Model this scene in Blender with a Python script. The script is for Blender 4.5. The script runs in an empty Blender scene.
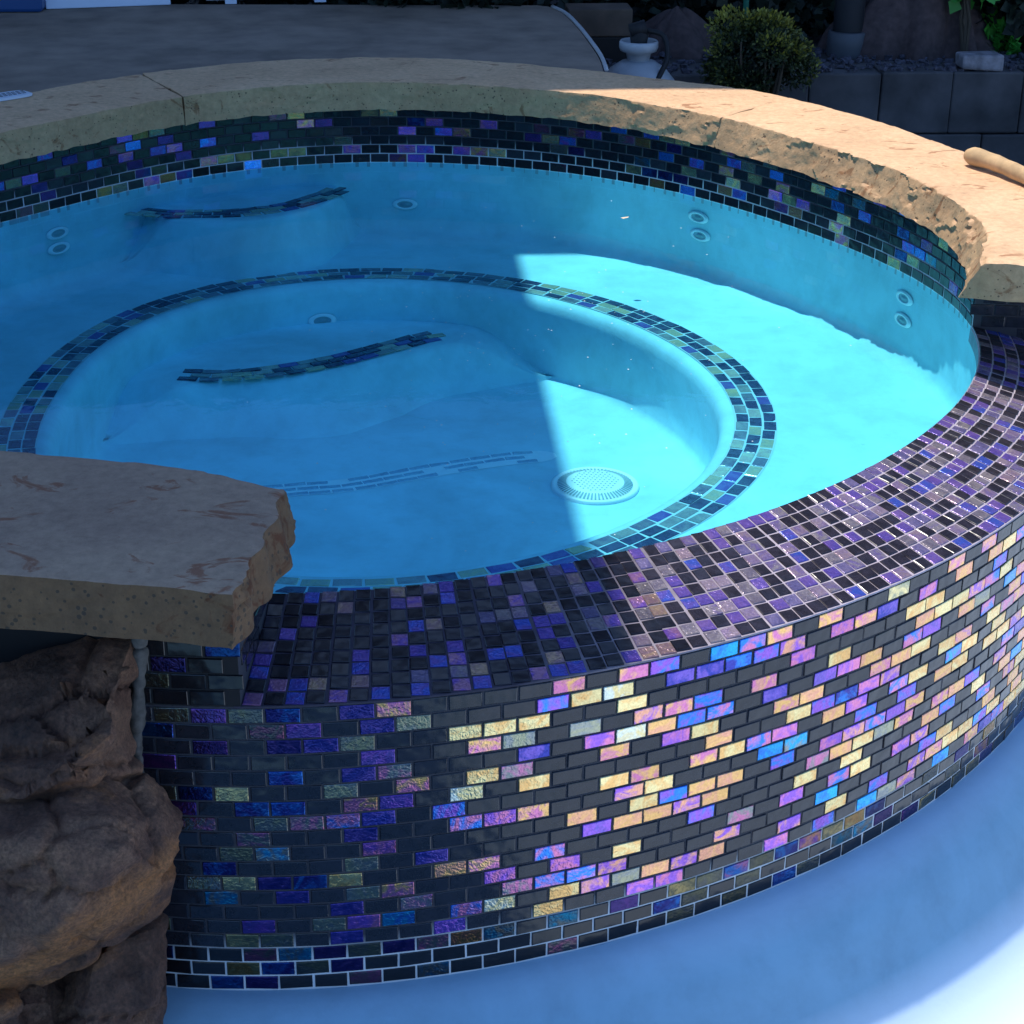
import bpy, math, random
from math import sin, cos, pi, radians, sqrt, atan2, hypot
from mathutils import Vector, noise, Matrix
random.seed(7)
C = bpy.context.scene.collection
sc = bpy.context.scene

# ------------------------------------------------------------------ camera
CP = Vector((0, -3.75, 1.25428)); YAW = 0.0747676; PIT = 0.4333633; FF = 3.5337; ROLL = 0.0087806
FWD = Vector((sin(YAW)*cos(PIT), cos(YAW)*cos(PIT), -sin(PIT)))
_r = FWD.cross(Vector((0, 0, 1))).normalized(); _u = _r.cross(FWD)
RGT = _r*cos(ROLL)+_u*sin(ROLL); UP = _u*cos(ROLL)-_r*sin(ROLL)
cam_d = bpy.data.cameras.new('camera'); cam = bpy.data.objects.new('camera', cam_d); C.objects.link(cam)
M = Matrix((RGT, UP, -FWD)).transposed().to_4x4(); M.translation = CP
cam.matrix_world = M
cam_d.sensor_width = 36; cam_d.lens = 18*FF; cam_d.clip_end = 500; cam_d.clip_start = 0.05
sc.camera = cam

def ray(x, y): return FWD + RGT*((x-512)/512/FF) + UP*((512-y)/512/FF)
def at_z(x, y, z):
    d = ray(x, y); return CP + d*((z-CP.z)/d.z)
def at_y(x, y, Y):
    d = ray(x, y); return CP + d*((Y-CP.y)/d.y)
def at_w(x, y, w): return CP + ray(x, y)*w

# ------------------------------------------------------------------ plan of the tub
RI = 1.25417; WR = 0.2396
HC = [-0.0390, -0.00648, 0.00194, 0.0066, 0.03802, -0.03086, -0.01944, 0.00925, 0.01224, -0.00518]
HB = [-0.06661, 0.00193, 0.01814, -0.00736]
def hb(a): return HB[0]*cos(2*a)+HB[1]*sin(2*a)+HB[2]*cos(3*a)+HB[3]*sin(3*a)
def B(a, r, z): return Vector(((r+hb(a))*cos(a)-.0053, (r+hb(a))*sin(a), z))
def out(a, off=0.0):
    r = RI+off
    for k in range(5): r += HC[2*k]*cos((k+2)*a)+HC[2*k+1]*sin((k+2)*a)
    return r
def P(a, off, z):
    r = out(a, off); return Vector((r*cos(a), r*sin(a), z))
PT = 0.0258
ZT = 0.155; ZC = 0.232; ZO = -.048; ZB = ZO-19*PT-.004
A0 = radians(-97.7); A1 = radians(-8.0)          # spillway from A0 to A1
D = radians

# ------------------------------------------------------------------ materials
def mat(name):
    m = bpy.data.materials.new(name); m.use_nodes = True
    nt = m.node_tree; return m, nt, nt.nodes, nt.links, nt.nodes['Principled BSDF']
def coords(N, L):
    t = N.new('ShaderNodeTexCoord'); return t.outputs['Object']
def nz(N, L, co, scale, detail=5, rough=.55, dist=0):
    n = N.new('ShaderNodeTexNoise'); n.inputs['Scale'].default_value = scale
    n.inputs['Detail'].default_value = detail; n.inputs['Roughness'].default_value = rough
    n.inputs['Distortion'].default_value = dist; L.new(co, n.inputs['Vector']); return n.outputs['Fac']
def ramp(N, L, fac, stops):
    r = N.new('ShaderNodeValToRGB'); e = r.color_ramp.elements
    while len(e) < len(stops): e.new(.5)
    for i, (p, c) in enumerate(stops):
        e[i].position = p; e[i].color = (*c, 1) if len(c) == 3 else c
    L.new(fac, r.inputs['Fac']); return r.outputs['Color']
def bump(N, L, h, strength, dist, nrm=None):
    b = N.new('ShaderNodeBump'); b.inputs['Strength'].default_value = strength; b.inputs['Distance'].default_value = dist
    L.new(h, b.inputs['Height'])
    if nrm: L.new(nrm, b.inputs['Normal'])
    return b.outputs['Normal']
def mixc(N, L, f, a, b, mode='MIX'):
    m = N.new('ShaderNodeMix'); m.data_type = 'RGBA'; m.blend_type = mode
    for s, v in ((m.inputs[0], f), (m.inputs[6], a), (m.inputs[7], b)):
        if hasattr(v, 'is_output'): L.new(v, s)
        elif isinstance(v, (int, float)): s.default_value = v
        else: s.default_value = (*v, 1)
    return m.outputs[2]
def simple(name, col, rough=.6, metal=0, nscale=None, var=.25, bs=0, bd=.005):
    m, nt, N, L, b = mat(name)
    b.inputs['Base Color'].default_value = (*col, 1); b.inputs['Roughness'].default_value = rough
    b.inputs['Metallic'].default_value = metal
    if nscale:
        co = coords(N, L); f = nz(N, L, co, nscale)
        lo = tuple(c*(1-var) for c in col); hi = tuple(min(1, c*(1+var)) for c in col)
        L.new(ramp(N, L, f, [(.3, lo), (.7, hi)]), b.inputs['Base Color'])
        if bs: L.new(bump(N, L, f, bs, bd), b.inputs['Normal'])
    return m

def tile_mat(name, metal, rough):
    m, nt, N, L, b = mat(name)
    a1 = N.new('ShaderNodeAttribute'); a1.attribute_name = 'tint'
    a2 = N.new('ShaderNodeAttribute'); a2.attribute_name = 'tint2'
    co = coords(N, L)
    f = nz(N, L, co, 26, 4, .65, 1.2)
    f2 = ramp(N, L, f, [(.42, (0, 0, 0)), (.58, (1, 1, 1))])
    col = mixc(N, L, f2, a1.outputs['Color'], a2.outputs['Color'])
    fine = nz(N, L, co, 260, 3, .6)
    g = ramp(N, L, fine, [(.25, (.72, .72, .72)), (.7, (1.08, 1.08, 1.08))])
    col = mixc(N, L, 1.0, col, g, 'MULTIPLY')
    L.new(col, b.inputs['Base Color'])
    mm = N.new('ShaderNodeMath'); mm.operation = 'MULTIPLY'; mm.inputs[1].default_value = metal
    L.new(a1.outputs['Alpha'], mm.inputs[0]); L.new(mm.outputs[0], b.inputs['Metallic'])
    # iridescent pieces are hammered, black ones are smooth and wavy
    h = nz(N, L, co, 150, 2, .5, 1.2)
    hb = nz(N, L, co, 45, 1, .4)
    hm = N.new('ShaderNodeMix'); hm.data_type = 'FLOAT'
    L.new(a1.outputs['Alpha'], hm.inputs[0]); L.new(hb, hm.inputs[2]); L.new(h, hm.inputs[3])
    L.new(bump(N, L, hm.outputs[0], .5, .0022), b.inputs['Normal'])
    b.inputs['Roughness'].default_value = rough
    b.inputs['IOR'].default_value = 1.48
    return m
M_tile = tile_mat('iridescent_glass_tile', .92, .16)
M_intile = tile_mat('inner_glass_tile', .85, .2); M_intile.node_tree.nodes['Principled BSDF'].inputs['IOR'].default_value = 1.38
M_rimtile = tile_mat('rim_glass_tile', .35, .25)

def grout_mat(name, z_lo, z_hi, light, dark):
    """limescale-white joints below z_lo, dark joints above z_hi"""
    m, nt, N, L, b = mat(name)
    g = N.new('ShaderNodeNewGeometry'); s = N.new('ShaderNodeSeparateXYZ'); L.new(g.outputs['Position'], s.inputs[0])
    co = coords(N, L); f = nz(N, L, co, 7, 3)
    mr = N.new('ShaderNodeMapRange'); mr.inputs['From Min'].default_value = z_lo; mr.inputs['From Max'].default_value = z_hi
    ad = N.new('ShaderNodeMath'); ad.operation = 'MULTIPLY_ADD'; ad.inputs[1].default_value = .06; 
    sb = N.new('ShaderNodeMath'); sb.operation = 'SUBTRACT'; sb.inputs[1].default_value = .5; L.new(f, sb.inputs[0])
    L.new(sb.outputs[0], ad.inputs[0]); L.new(s.outputs['Z'], ad.inputs[2]); L.new(ad.outputs[0], mr.inputs['Value'])
    L.new(mixc(N, L, mr.outputs[0], light, dark), b.inputs['Base Color'])
    b.inputs['Roughness'].default_value = .85
    L.new(bump(N, L, nz(N, L, co, 400, 2), .3, .001), b.inputs['Normal'])
    return m
M_grout_out = grout_mat('grout_outer', ZB+.06, ZB+.1, (.55, .58, .6), (.035, .035, .045))
M_grout_in = grout_mat('grout_inner', .035, .065, (.42, .47, .5), (.03, .035, .045))
M_grout_dk = simple('grout_dark', (.035, .035, .045), .85)
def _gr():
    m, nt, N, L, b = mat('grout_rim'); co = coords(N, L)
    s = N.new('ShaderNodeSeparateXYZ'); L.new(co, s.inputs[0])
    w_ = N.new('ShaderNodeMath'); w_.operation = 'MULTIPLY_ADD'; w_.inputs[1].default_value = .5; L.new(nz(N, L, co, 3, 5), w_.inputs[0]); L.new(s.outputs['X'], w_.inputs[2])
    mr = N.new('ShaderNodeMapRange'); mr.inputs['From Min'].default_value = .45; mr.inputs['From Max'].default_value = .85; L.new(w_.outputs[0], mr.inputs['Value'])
    c = mixc(N, L, mr.outputs[0], (.035, .03, .05), (.42, .36, .40))  # joints darken towards the left, shade put into the colour
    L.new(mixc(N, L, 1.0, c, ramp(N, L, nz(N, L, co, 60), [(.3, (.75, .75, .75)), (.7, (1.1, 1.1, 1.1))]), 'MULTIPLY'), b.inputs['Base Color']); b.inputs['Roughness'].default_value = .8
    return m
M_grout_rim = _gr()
M_grout_under = simple('grout_under_water', (.45, .62, .66), .8)

def stone_mat(name, a, b_, c, stain, side, st=.6, pits=-.13):
    m, nt, N, L, b = mat(name)
    co = coords(N, L)
    f = nz(N, L, co, 5, 8, .62, .4)
    col = ramp(N, L, f, [(.28, a), (.5, b_), (.72, c)])
    g = nz(N, L, co, 60, 5, .7)
    col = mixc(N, L, 1.0, col, ramp(N, L, g, [(.3, (.78, .78, .78)), (.7, (1.12, 1.12, 1.12))]), 'MULTIPLY')
    # rusty stains in lens shaped smears
    mp = N.new('ShaderNodeMapping'); mp.inputs['Scale'].default_value = (1.0, 1.9, 1.5); mp.inputs['Rotation'].default_value = (0, 0, .5)
    L.new(co, mp.inputs['Vector'])
    s = nz(N, L, mp.outputs[0], 9, 6, .62, 1.4)
    sm = ramp(N, L, s, [(st, (0, 0, 0)), (st+.06, (.8, .8, .8))])
    col = mixc(N, L, sm, col, stain)
    # pits
    v = N.new('ShaderNodeTexVoronoi'); v.inputs['Scale'].default_value = 85; v.inputs['Randomness'].default_value = 1; L.new(co, v.inputs['Vector'])
    pm = nz(N, L, co, 22, 3)
    pit = N.new('ShaderNodeMath'); pit.operation = 'MULTIPLY_ADD'; pit.inputs[1].default_value = .55; pit.inputs[2].default_value = pits
    L.new(pm, pit.inputs[0])
    cmp_ = N.new('ShaderNodeMath'); cmp_.operation = 'LESS_THAN'; L.new(v.outputs['Distance'], cmp_.inputs[0]); L.new(pit.outputs[0], cmp_.inputs[1])
    # pits only on side faces
    geo = N.new('ShaderNodeNewGeometry'); sx = N.new('ShaderNodeSeparateXYZ'); L.new(geo.outputs['Normal'], sx.inputs[0])
    sd = N.new('ShaderNodeMapRange'); sd.inputs['From Min'].default_value = .9; sd.inputs['From Max'].default_value = .6; L.new(sx.outputs['Z'], sd.inputs['Value'])
    pf = N.new('ShaderNodeMath'); pf.operation = 'MULTIPLY'; L.new(cmp_.outputs[0], pf.inputs[0]); L.new(sd.outputs[0], pf.inputs[1])
    pv = N.new('ShaderNodeMath'); pv.operation = 'MULTIPLY'; pv.inputs[1].default_value = .75; L.new(pf.outputs[0], pv.inputs[0])
    col = mixc(N, L, sd.outputs[0], col, mixc(N, L, 1.0, col, side, 'MULTIPLY'))
    col = mixc(N, L, pv.outputs[0], col, (.05, .04, .03))
    L.new(col, b.inputs['Base Color'])
    b.inputs['Roughness'].default_value = .85; b.inputs['Specular IOR Level'].default_value = .25
    n1 = bump(N, L, nz(N, L, co, 34, 9, .72), .7, .009)
    inv = N.new('ShaderNodeMath'); inv.operation = 'SUBTRACT'; inv.inputs[0].default_value = 1; L.new(pf.outputs[0], inv.inputs[1])
    L.new(bump(N, L, inv.outputs[0], .6, .004, n1), b.inputs['Normal'])
    return m
M_stone = stone_mat('sandstone_coping', (.60, .375, .215), (.72, .455, .26), (.80, .53, .31), (.34, .15, .07), (.62, .615, .56))
M_stone2 = stone_mat('weathered_sandstone', (.30, .195, .135), (.37, .245, .165), (.43, .29, .19), (.24, .09, .045), (.42, .36, .28), .575, -.07)

def boulder_mat():
    m, nt, N, L, b = mat('rusty_fieldstone')
    co = coords(N, L)
    f = nz(N, L, co, 5, 9, .7, .3)
    col = ramp(N, L, f, [(.32, (.045, .020, .012)), (.48, (.22, .10, .058)), (.66, (.46, .235, .13))])
    mp = N.new('ShaderNodeMapping'); mp.inputs['Rotation'].default_value = (0, .62, 0); mp.inputs['Scale'].default_value = (.55, 1, 1.9)
    L.new(co, mp.inputs['Vector'])
    s = nz(N, L, mp.outputs[0], 3.1, 7, .66, .5)
    sm = ramp(N, L, s, [(.55, (0, 0, 0)), (.66, (.85, .85, .85))])
    col = mixc(N, L, sm, col, (.50, .19, .055))
    # iron band across the big boulder
    pa = at_w(50, 950, 2.4); pb = at_w(178, 862, 2.4); nb = (pb-pa).cross(FWD).normalized()
    vd = N.new('ShaderNodeVectorMath'); vd.operation = 'DOT_PRODUCT'; L.new(co, vd.inputs[0]); vd.inputs[1].default_value = tuple(nb)
    m1 = N.new('ShaderNodeMath'); m1.operation = 'SUBTRACT'; m1.inputs[1].default_value = pa.dot(nb); L.new(vd.outputs['Value'], m1.inputs[0])
    m2 = N.new('ShaderNodeMath'); m2.operation = 'MULTIPLY_ADD'; m2.inputs[1].default_value = .09; L.new(nz(N, L, co, 11, 7, .7), m2.inputs[0]); m2.inputs[2].default_value = -.045
    m3 = N.new('ShaderNodeMath'); m3.operation = 'ADD'; L.new(m1.outputs[0], m3.inputs[0]); L.new(m2.outputs[0], m3.inputs[1])
    m4 = N.new('ShaderNodeMath'); m4.operation = 'ABSOLUTE'; L.new(m3.outputs[0], m4.inputs[0])
    m5 = N.new('ShaderNodeMapRange'); m5.inputs['From Min'].default_value = .030; m5.inputs['From Max'].default_value = .008; m5.inputs['To Max'].default_value = .8; L.new(m4.outputs[0], m5.inputs['Value'])
    col = mixc(N, L, m5.outputs[0], col, (.62, .24, .07))
    g = nz(N, L, co, 170, 4, .75)
    col = mixc(N, L, 1.0, col, ramp(N, L, g, [(.34, (.55, .55, .55)), (.66, (1.35, 1.35, 1.35))]), 'MULTIPLY')
    L.new(col, b.inputs['Base Color']); b.inputs['Roughness'].default_value = .62
    n1 = bump(N, L, nz(N, L, co, 22, 12, .8), 1.0, .026)
    L.new(bump(N, L, nz(N, L, co, 170, 5, .75), .7, .003, n1), b.inputs['Normal'])
    return m
M_rock = boulder_mat()

def plaster(name, col, var, bs=.15):
    m, nt, N, L, b = mat(name)
    co = coords(N, L)
    f = nz(N, L, co, 2.2, 6, .6, .5)
    lo = tuple(c*(1-var) for c in col)
    c_ = ramp(N, L, f, [(.35, lo), (.62, col)])
    g = nz(N, L, co, 16, 6, .65)
    c_ = mixc(N, L, 1.0, c_, ramp(N, L, g, [(.32, (.9, .9, .9)), (.55, (1, 1, 1))]), 'MULTIPLY')
    L.new(c_, b.inputs['Base Color']); b.inputs['Roughness'].default_value = .7
    L.new(bump(N, L, nz(N, L, co, 90, 4), bs, .003), b.inputs['Normal'])
    return m
M_spaplaster = plaster('spa_plaster', (.54, .86, .93), .22)
M_pool = plaster('pool_plaster', (.22, .42, .56), .2)
def _pool():
    nt = M_pool.node_tree; N, L = nt.nodes, nt.links; b = N['Principled BSDF']
    a = N.new('ShaderNodeAttribute'); a.attribute_name = 'lit_tint'
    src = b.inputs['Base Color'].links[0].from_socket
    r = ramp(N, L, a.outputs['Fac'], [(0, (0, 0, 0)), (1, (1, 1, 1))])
    L.new(mixc(N, L, r, src, (.66, .77, .87)), b.inputs['Base Color'])  # floor whitened past the shadow edge, sunlight put into the colour
_pool()

def water_mat():
    m, nt, N, L, b = mat('still_water'); N.remove(b)
    o = N['Material Output']
    tr = N.new('ShaderNodeBsdfTransparent'); tr.inputs['Color'].default_value = (.46, .885, .985, 1)
    gl = N.new('ShaderNodeBsdfGlossy'); gl.inputs['Roughness'].default_value = .02; gl.inputs['Color'].default_value = (.5, .6, .7, 1)
    fr = N.new('ShaderNodeFresnel'); fr.inputs['IOR'].default_value = 1.13
    co = coords(N, L); f = nz(N, L, co, 9, 3, .5, .5)
    nn = bump(N, L, f, 0.05, .01); L.new(nn, gl.inputs['Normal'])
    mx = N.new('ShaderNodeMixShader'); L.new(fr.outputs[0], mx.inputs[0]); L.new(tr.outputs[0], mx.inputs[1]); L.new(gl.outputs[0], mx.inputs[2])
    L.new(mx.outputs[0], o.inputs['Surface'])
    return m
M_water = water_mat()
M_white = simple('white_plastic', (.75, .77, .78), .35)
M_jet = simple('jet_plastic', (.92, .94, .94), .4)
M_dark = simple('dark_hole', (.02, .035, .04), .6)
M_jetin = simple('jet_mouth', (.30, .42, .45), .5)
M_black = simple('black_rubber', (.006, .006, .008), .7)
M_slot = simple('grate_slot', (.28, .42, .45), .6)

# ------------------------------------------------------------------ object helpers
def link(name, V, F, m, parent=None, smooth=False, cols=None, mats=None, fm=None):
    me = bpy.data.meshes.new(name); me.from_pydata([tuple(v) for v in V], [], F); me.update()
    for mm in (mats or [m]): me.materials.append(mm)
    if fm: me.polygons.foreach_set('material_index', fm)
    if smooth: me.polygons.foreach_set('use_smooth', [True]*len(me.polygons))
    if cols:
        for nm, data in cols.items():
            a = me.color_attributes.new(nm, 'FLOAT_COLOR', 'POINT'); a.data.foreach_set('color', [c for t in data for c in t])
    o = bpy.data.objects.new(name, me); C.objects.link(o)
    if parent: o.parent = parent
    return o
def empty(name, loc=(0, 0, 0)):
    o = bpy.data.objects.new(name, None); o.location = loc; C.objects.link(o); return o
def tag(o, label, cat, group=None):
    o['label'] = label; o['category'] = cat
    if group: o['group'] = group
    return o
def struct(o): o['kind'] = 'structure'; return o
def setp(o, parent):
    """parent without moving, for an Empty that stands away from the origin"""
    o.parent = parent; o.matrix_parent_inverse = Matrix.Translation(parent.location).inverted(); return o
def box_vf(V, F, c, h, rot=0, j=0):
    n = len(V)
    for sx in (-1, 1):
        for sy in (-1, 1):
            for sz in (-1, 1):
                x, y = sx*h[0]+random.uniform(-j, j), sy*h[1]+random.uniform(-j, j)
                V.append((c[0]+x*cos(rot)-y*sin(rot), c[1]+x*sin(rot)+y*cos(rot), c[2]+sz*h[2]+random.uniform(-j, j)))
    for f in ((0, 1, 3, 2), (4, 6, 7, 5), (0, 4, 5, 1), (2, 3, 7, 6), (0, 2, 6, 4), (1, 5, 7, 3)): F.append([n+i for i in f])
def bevel(o, w, seg=2):
    b = o.modifiers.new('bevel', 'BEVEL'); b.width = w; b.segments = seg; b.limit_method = 'ANGLE'; return o
def lathe(prof, n=32, c=(0, 0, 0)):
    V = []; F = []
    for (r, z) in prof:
        for k in range(n): V.append((c[0]+r*cos(2*pi*k/n), c[1]+r*sin(2*pi*k/n), c[2]+z))
    for i in range(len(prof)-1):
        for k in range(n):
            a = i*n+k; b_ = i*n+(k+1) % n; F.append((a, b_, b_+n, a+n))
    return V, F
def tube(V, F, pts, rad, n=8):
    base = len(V); pts = [Vector(p) for p in pts]
    rr = rad if isinstance(rad, (list, tuple)) else [rad]*len(pts)
    for i, p in enumerate(pts):
        t = (pts[min(i+1, len(pts)-1)]-pts[max(i-1, 0)]).normalized()
        u = t.cross(Vector((0, 0, 1))); u = u.normalized() if u.length > .05 else Vector((1, 0, 0)); v = t.cross(u)
        for k in range(n):
            a = 2*pi*k/n; V.append(p+u*rr[i]*cos(a)+v*rr[i]*sin(a))
    for i in range(len(pts)-1):
        for k in range(n):
            a = base+i*n+k; b_ = base+i*n+(k+1) % n; F.append((a, b_, b_+n, a+n))
    F.append([base+k for k in range(n)][::-1]); F.append([base+(len(pts)-1)*n+k for k in range(n)])

class Tiles:
    def __init__(s): s.V = []; s.F = []; s.a = []; s.b = []
    def add(s, c, ex, ey, n, w, h, t1, t2, typ, up=.0016, inset=.0011, tilt=.02, taper=0):
        """one glass piece: w,h full sizes; c on the grout face"""
        tx = random.gauss(0, tilt); ty = random.gauss(0, tilt); lift = random.uniform(-.0003, .0003)
        k = len(s.V)
        j = lambda: random.uniform(-.0004, .0004)
        cs = [(-w/2+j(), -h/2+j()), (w/2+j(), -h/2+j()), (w/2+j(), h/2+j()), (-w/2+j(), h/2+j())]
        for (x, y) in cs: s.V.append(c+ex*x+ey*y-n*.001)
        for (x, y) in cs:
            s.V.append(c+ex*x+ey*y+n*(up*.55+tx*x+ty*y))
        for (x, y) in cs:
            x -= math.copysign(inset, x); y -= math.copysign(inset, y)
            s.V.append(c+ex*x+ey*y+n*(up+lift+tx*x+ty*y))
        for q in range(2):
            for i in range(4):
                a = k+4*q+i; b_ = k+4*q+(i+1) % 4; s.F.append((a, b_, b_+4, a+4))
        s.F.append((k+8, k+9, k+10, k+11))
        s.a += [(*t1, typ)]*12; s.b += [(*t2, typ)]*12
    def build(s, name, m, parent): return link(name, s.V, s.F, m, parent, cols={'tint': s.a, 'tint2': s.b})

CREAM = (.98, .80, .38); GOLD = (.95, .55, .20); PEACH = (.88, .42, .27); PINK = (.74, .24, .46); PURP = (.34, .14, .66)
BLUE = (.05, .26, .85); CYAN = (.04, .45, .80); PALE = (.85, .92, .80); OLIVE = (.42, .42, .28); GREY = (.32, .34, .33); NAVY = (.06, .07, .4)
VIO = (.20, .13, .55)
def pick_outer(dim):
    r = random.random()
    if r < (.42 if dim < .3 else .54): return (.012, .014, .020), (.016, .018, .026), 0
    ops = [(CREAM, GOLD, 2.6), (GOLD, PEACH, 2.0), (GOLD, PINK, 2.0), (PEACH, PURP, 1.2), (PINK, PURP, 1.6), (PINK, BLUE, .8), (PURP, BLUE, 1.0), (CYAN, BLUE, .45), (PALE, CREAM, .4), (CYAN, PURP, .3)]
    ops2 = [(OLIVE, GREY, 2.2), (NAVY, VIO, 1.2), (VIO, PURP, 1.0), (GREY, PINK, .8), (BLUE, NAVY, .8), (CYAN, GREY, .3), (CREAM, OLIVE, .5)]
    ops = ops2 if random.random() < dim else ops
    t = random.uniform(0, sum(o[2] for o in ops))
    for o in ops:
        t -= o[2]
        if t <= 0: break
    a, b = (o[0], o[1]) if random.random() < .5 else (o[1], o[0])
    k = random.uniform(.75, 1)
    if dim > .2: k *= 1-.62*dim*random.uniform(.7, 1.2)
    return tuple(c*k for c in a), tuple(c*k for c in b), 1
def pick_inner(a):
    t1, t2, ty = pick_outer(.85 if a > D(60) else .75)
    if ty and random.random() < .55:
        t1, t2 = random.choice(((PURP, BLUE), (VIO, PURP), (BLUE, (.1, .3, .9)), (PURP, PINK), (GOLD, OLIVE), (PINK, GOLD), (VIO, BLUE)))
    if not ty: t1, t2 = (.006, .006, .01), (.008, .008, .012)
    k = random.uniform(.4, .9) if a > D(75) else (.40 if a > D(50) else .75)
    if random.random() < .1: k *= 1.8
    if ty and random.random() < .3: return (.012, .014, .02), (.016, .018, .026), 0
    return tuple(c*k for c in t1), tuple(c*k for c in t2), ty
def pick_low(a):  # lowest rows painted darker, standing in for the shaded floor they reflect
    t1, t2, ty = pick_outer(.8)
    k = random.uniform(.35, .7); return tuple(c*k for c in t1), tuple(c*k for c in t2), ty
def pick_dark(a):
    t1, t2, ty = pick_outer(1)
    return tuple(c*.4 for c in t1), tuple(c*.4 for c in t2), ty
def pick_rim():
    r = random.random()
    if r < .42: return (.016, .014, .022), (.026, .022, .034), 0
    ops = [((.16, .09, .34), (.11, .07, .32)), ((.13, .08, .33), (.19, .11, .34)), ((.24, .17, .28), (.32, .24, .29)), ((.26, .22, .23), (.17, .14, .18)), ((.05, .09, .42), (.12, .09, .38)), ((.30, .21, .25), (.20, .14, .28)), ((.13, .11, .24), (.2, .16, .29)), ((.26, .22, .24), (.17, .12, .28))]
    a, b = random.choice(ops); return a, b, 1
def pick_under():
    r = random.random()
    if r < .42: return (.025, .03, .08), (.05, .06, .13), 0
    ops = [((.16, .16, .24), (.24, .26, .30)), ((.62, .52, .30), (.45, .46, .34)), ((.12, .08, .36), (.16, .14, .42)), ((.36, .38, .36), (.26, .28, .30)), ((.5, .45, .4), (.6, .6, .45))]
    a, b = random.choice(ops); return a, b, .3

# ------------------------------------------------------------------ generic strip surfaces around the plan
def band(name, m, parent, a0, a1, prof, n, smooth=True, func=P):
    """prof: list of (offset, z); swept from angle a0 to a1"""
    V = []; F = []; k = len(prof)
    for i in range(n+1):
        a = a0+(a1-a0)*i/n
        for (o, z) in prof: V.append(func(a, o, z))
    for i in range(n):
        for j in range(k-1): F.append((i*k+j, i*k+j+1, (i+1)*k+j+1, (i+1)*k+j))
    return link(name, V, F, m, parent, smooth)
def frame(a, off, sgn):
    e = .001; t = (P(a+e, off, 0)-P(a-e, off, 0)).normalized(); n = Vector((t.y, -t.x, 0))*sgn
    return t, n

spa = tag(empty('spa'), 'round hot tub clad in dark iridescent mosaic with a rim of sandstone coping', 'hot tub')

# ---- outer wall (faces outwards)
ow = band('outer_wall', M_grout_out, spa, D(-125), D(40), [(WR, ZB-.02), (WR, ZO-.001)], 200)
ow2 = band('raised_outer_wall', simple('shadow_render', (.012, .011, .012), .95), spa, D(-125), A0, [(WR, ZO-.002), (WR, ZT+.004)], 24)  # near-black colour paints the deep shade under the slab
T = Tiles()
def wall_tiles(T, off, sgn, a0, a1, zs, picker, up=.0016):
    for r, z in enumerate(zs):
        # walk by arc length
        a = a0+(0 if r % 2 else .5)*(2*PT)/out(a0, off)
        a += random.uniform(-.001, .001)
        while a < a1:
            t, n = frame(a, off, sgn)
            loc = (P(a+.001, off, 0)-P(a-.001, off, 0)).length/.002
            c = P(a, off, z)
            t1, t2, ty = picker(a) if not (off == WR and r >= len(zs)-3 and len(zs) > 10) else pick_low(a)
            if not (a < a0+.01 or a > a1-.01):
                T.add(c, t*sgn*1.0, Vector((0, 0, 1)), n, 2*PT-.0034, PT-.0032, t1, t2, ty, up)
            a += 2*PT/loc
po = lambda a: pick_outer(min(1, max(0.12, (D(-88)-a)/.2+.4)) if a < D(-86) else .12)  # tints dimmed towards the left, deepening the shaded side in the colour
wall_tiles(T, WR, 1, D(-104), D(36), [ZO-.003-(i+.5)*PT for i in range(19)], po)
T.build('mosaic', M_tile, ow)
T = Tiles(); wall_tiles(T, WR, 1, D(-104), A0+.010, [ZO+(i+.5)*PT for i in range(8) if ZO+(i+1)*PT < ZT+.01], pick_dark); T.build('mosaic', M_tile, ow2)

# ---- inner tile wall (faces the water)
iw = band('inner_wall', M_grout_in, spa, A1+D(.0), A0+2*pi, [(0, -.012), (0, ZT+.003)], 240)
T = Tiles()
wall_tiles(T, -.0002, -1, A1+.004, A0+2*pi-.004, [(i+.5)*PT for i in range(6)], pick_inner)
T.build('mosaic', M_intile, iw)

# ---- rim (spillway)
def rimz(o): return .005+(ZO-.005)*max(0, o)/WR
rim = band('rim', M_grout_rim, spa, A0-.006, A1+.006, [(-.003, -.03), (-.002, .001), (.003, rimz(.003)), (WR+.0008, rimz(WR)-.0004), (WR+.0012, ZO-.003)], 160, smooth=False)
T = Tiles()
nrow = 9; rp = WR/nrow
na = int((A1-A0)*out(-1, .13)/PT)
slp = (ZO-.005)/WR; sl_c = 1/sqrt(1+slp*slp)
for i in range(na):
    a = A0+(A1-A0)*(i+.5)/na
    t, n = frame(a, .13, 1)
    jag = random.gauss(0, .0007)
    for j in range(nrow):
        o = (j+.5)*rp
        r0 = out(a, o); w = r0*(A1-A0)/na
        c = Vector((r0*cos(a), r0*sin(a), rimz(o)))
        rad = Vector((cos(a), sin(a), slp)).normalized()
        tt = Vector((-sin(a), cos(a), 0))
        nn_ = rad.cross(tt)
        c += tt*(jag+random.gauss(0, .0004))
        t1, t2, ty = pick_rim()
        if a < D(-73):  # shaded left end: shade put into darker tile tints
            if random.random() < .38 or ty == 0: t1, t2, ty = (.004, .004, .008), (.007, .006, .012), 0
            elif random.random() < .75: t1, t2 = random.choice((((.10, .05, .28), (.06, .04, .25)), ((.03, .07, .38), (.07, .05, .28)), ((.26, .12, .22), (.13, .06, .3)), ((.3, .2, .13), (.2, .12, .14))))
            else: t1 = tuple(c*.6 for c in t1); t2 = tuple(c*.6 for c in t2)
        T.add(c, rad, tt, nn_, rp/sl_c-.0034, w-.0034, t1, t2, ty, .0018, tilt=.03)
T.build('mosaic', M_rimtile, rim)
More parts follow.
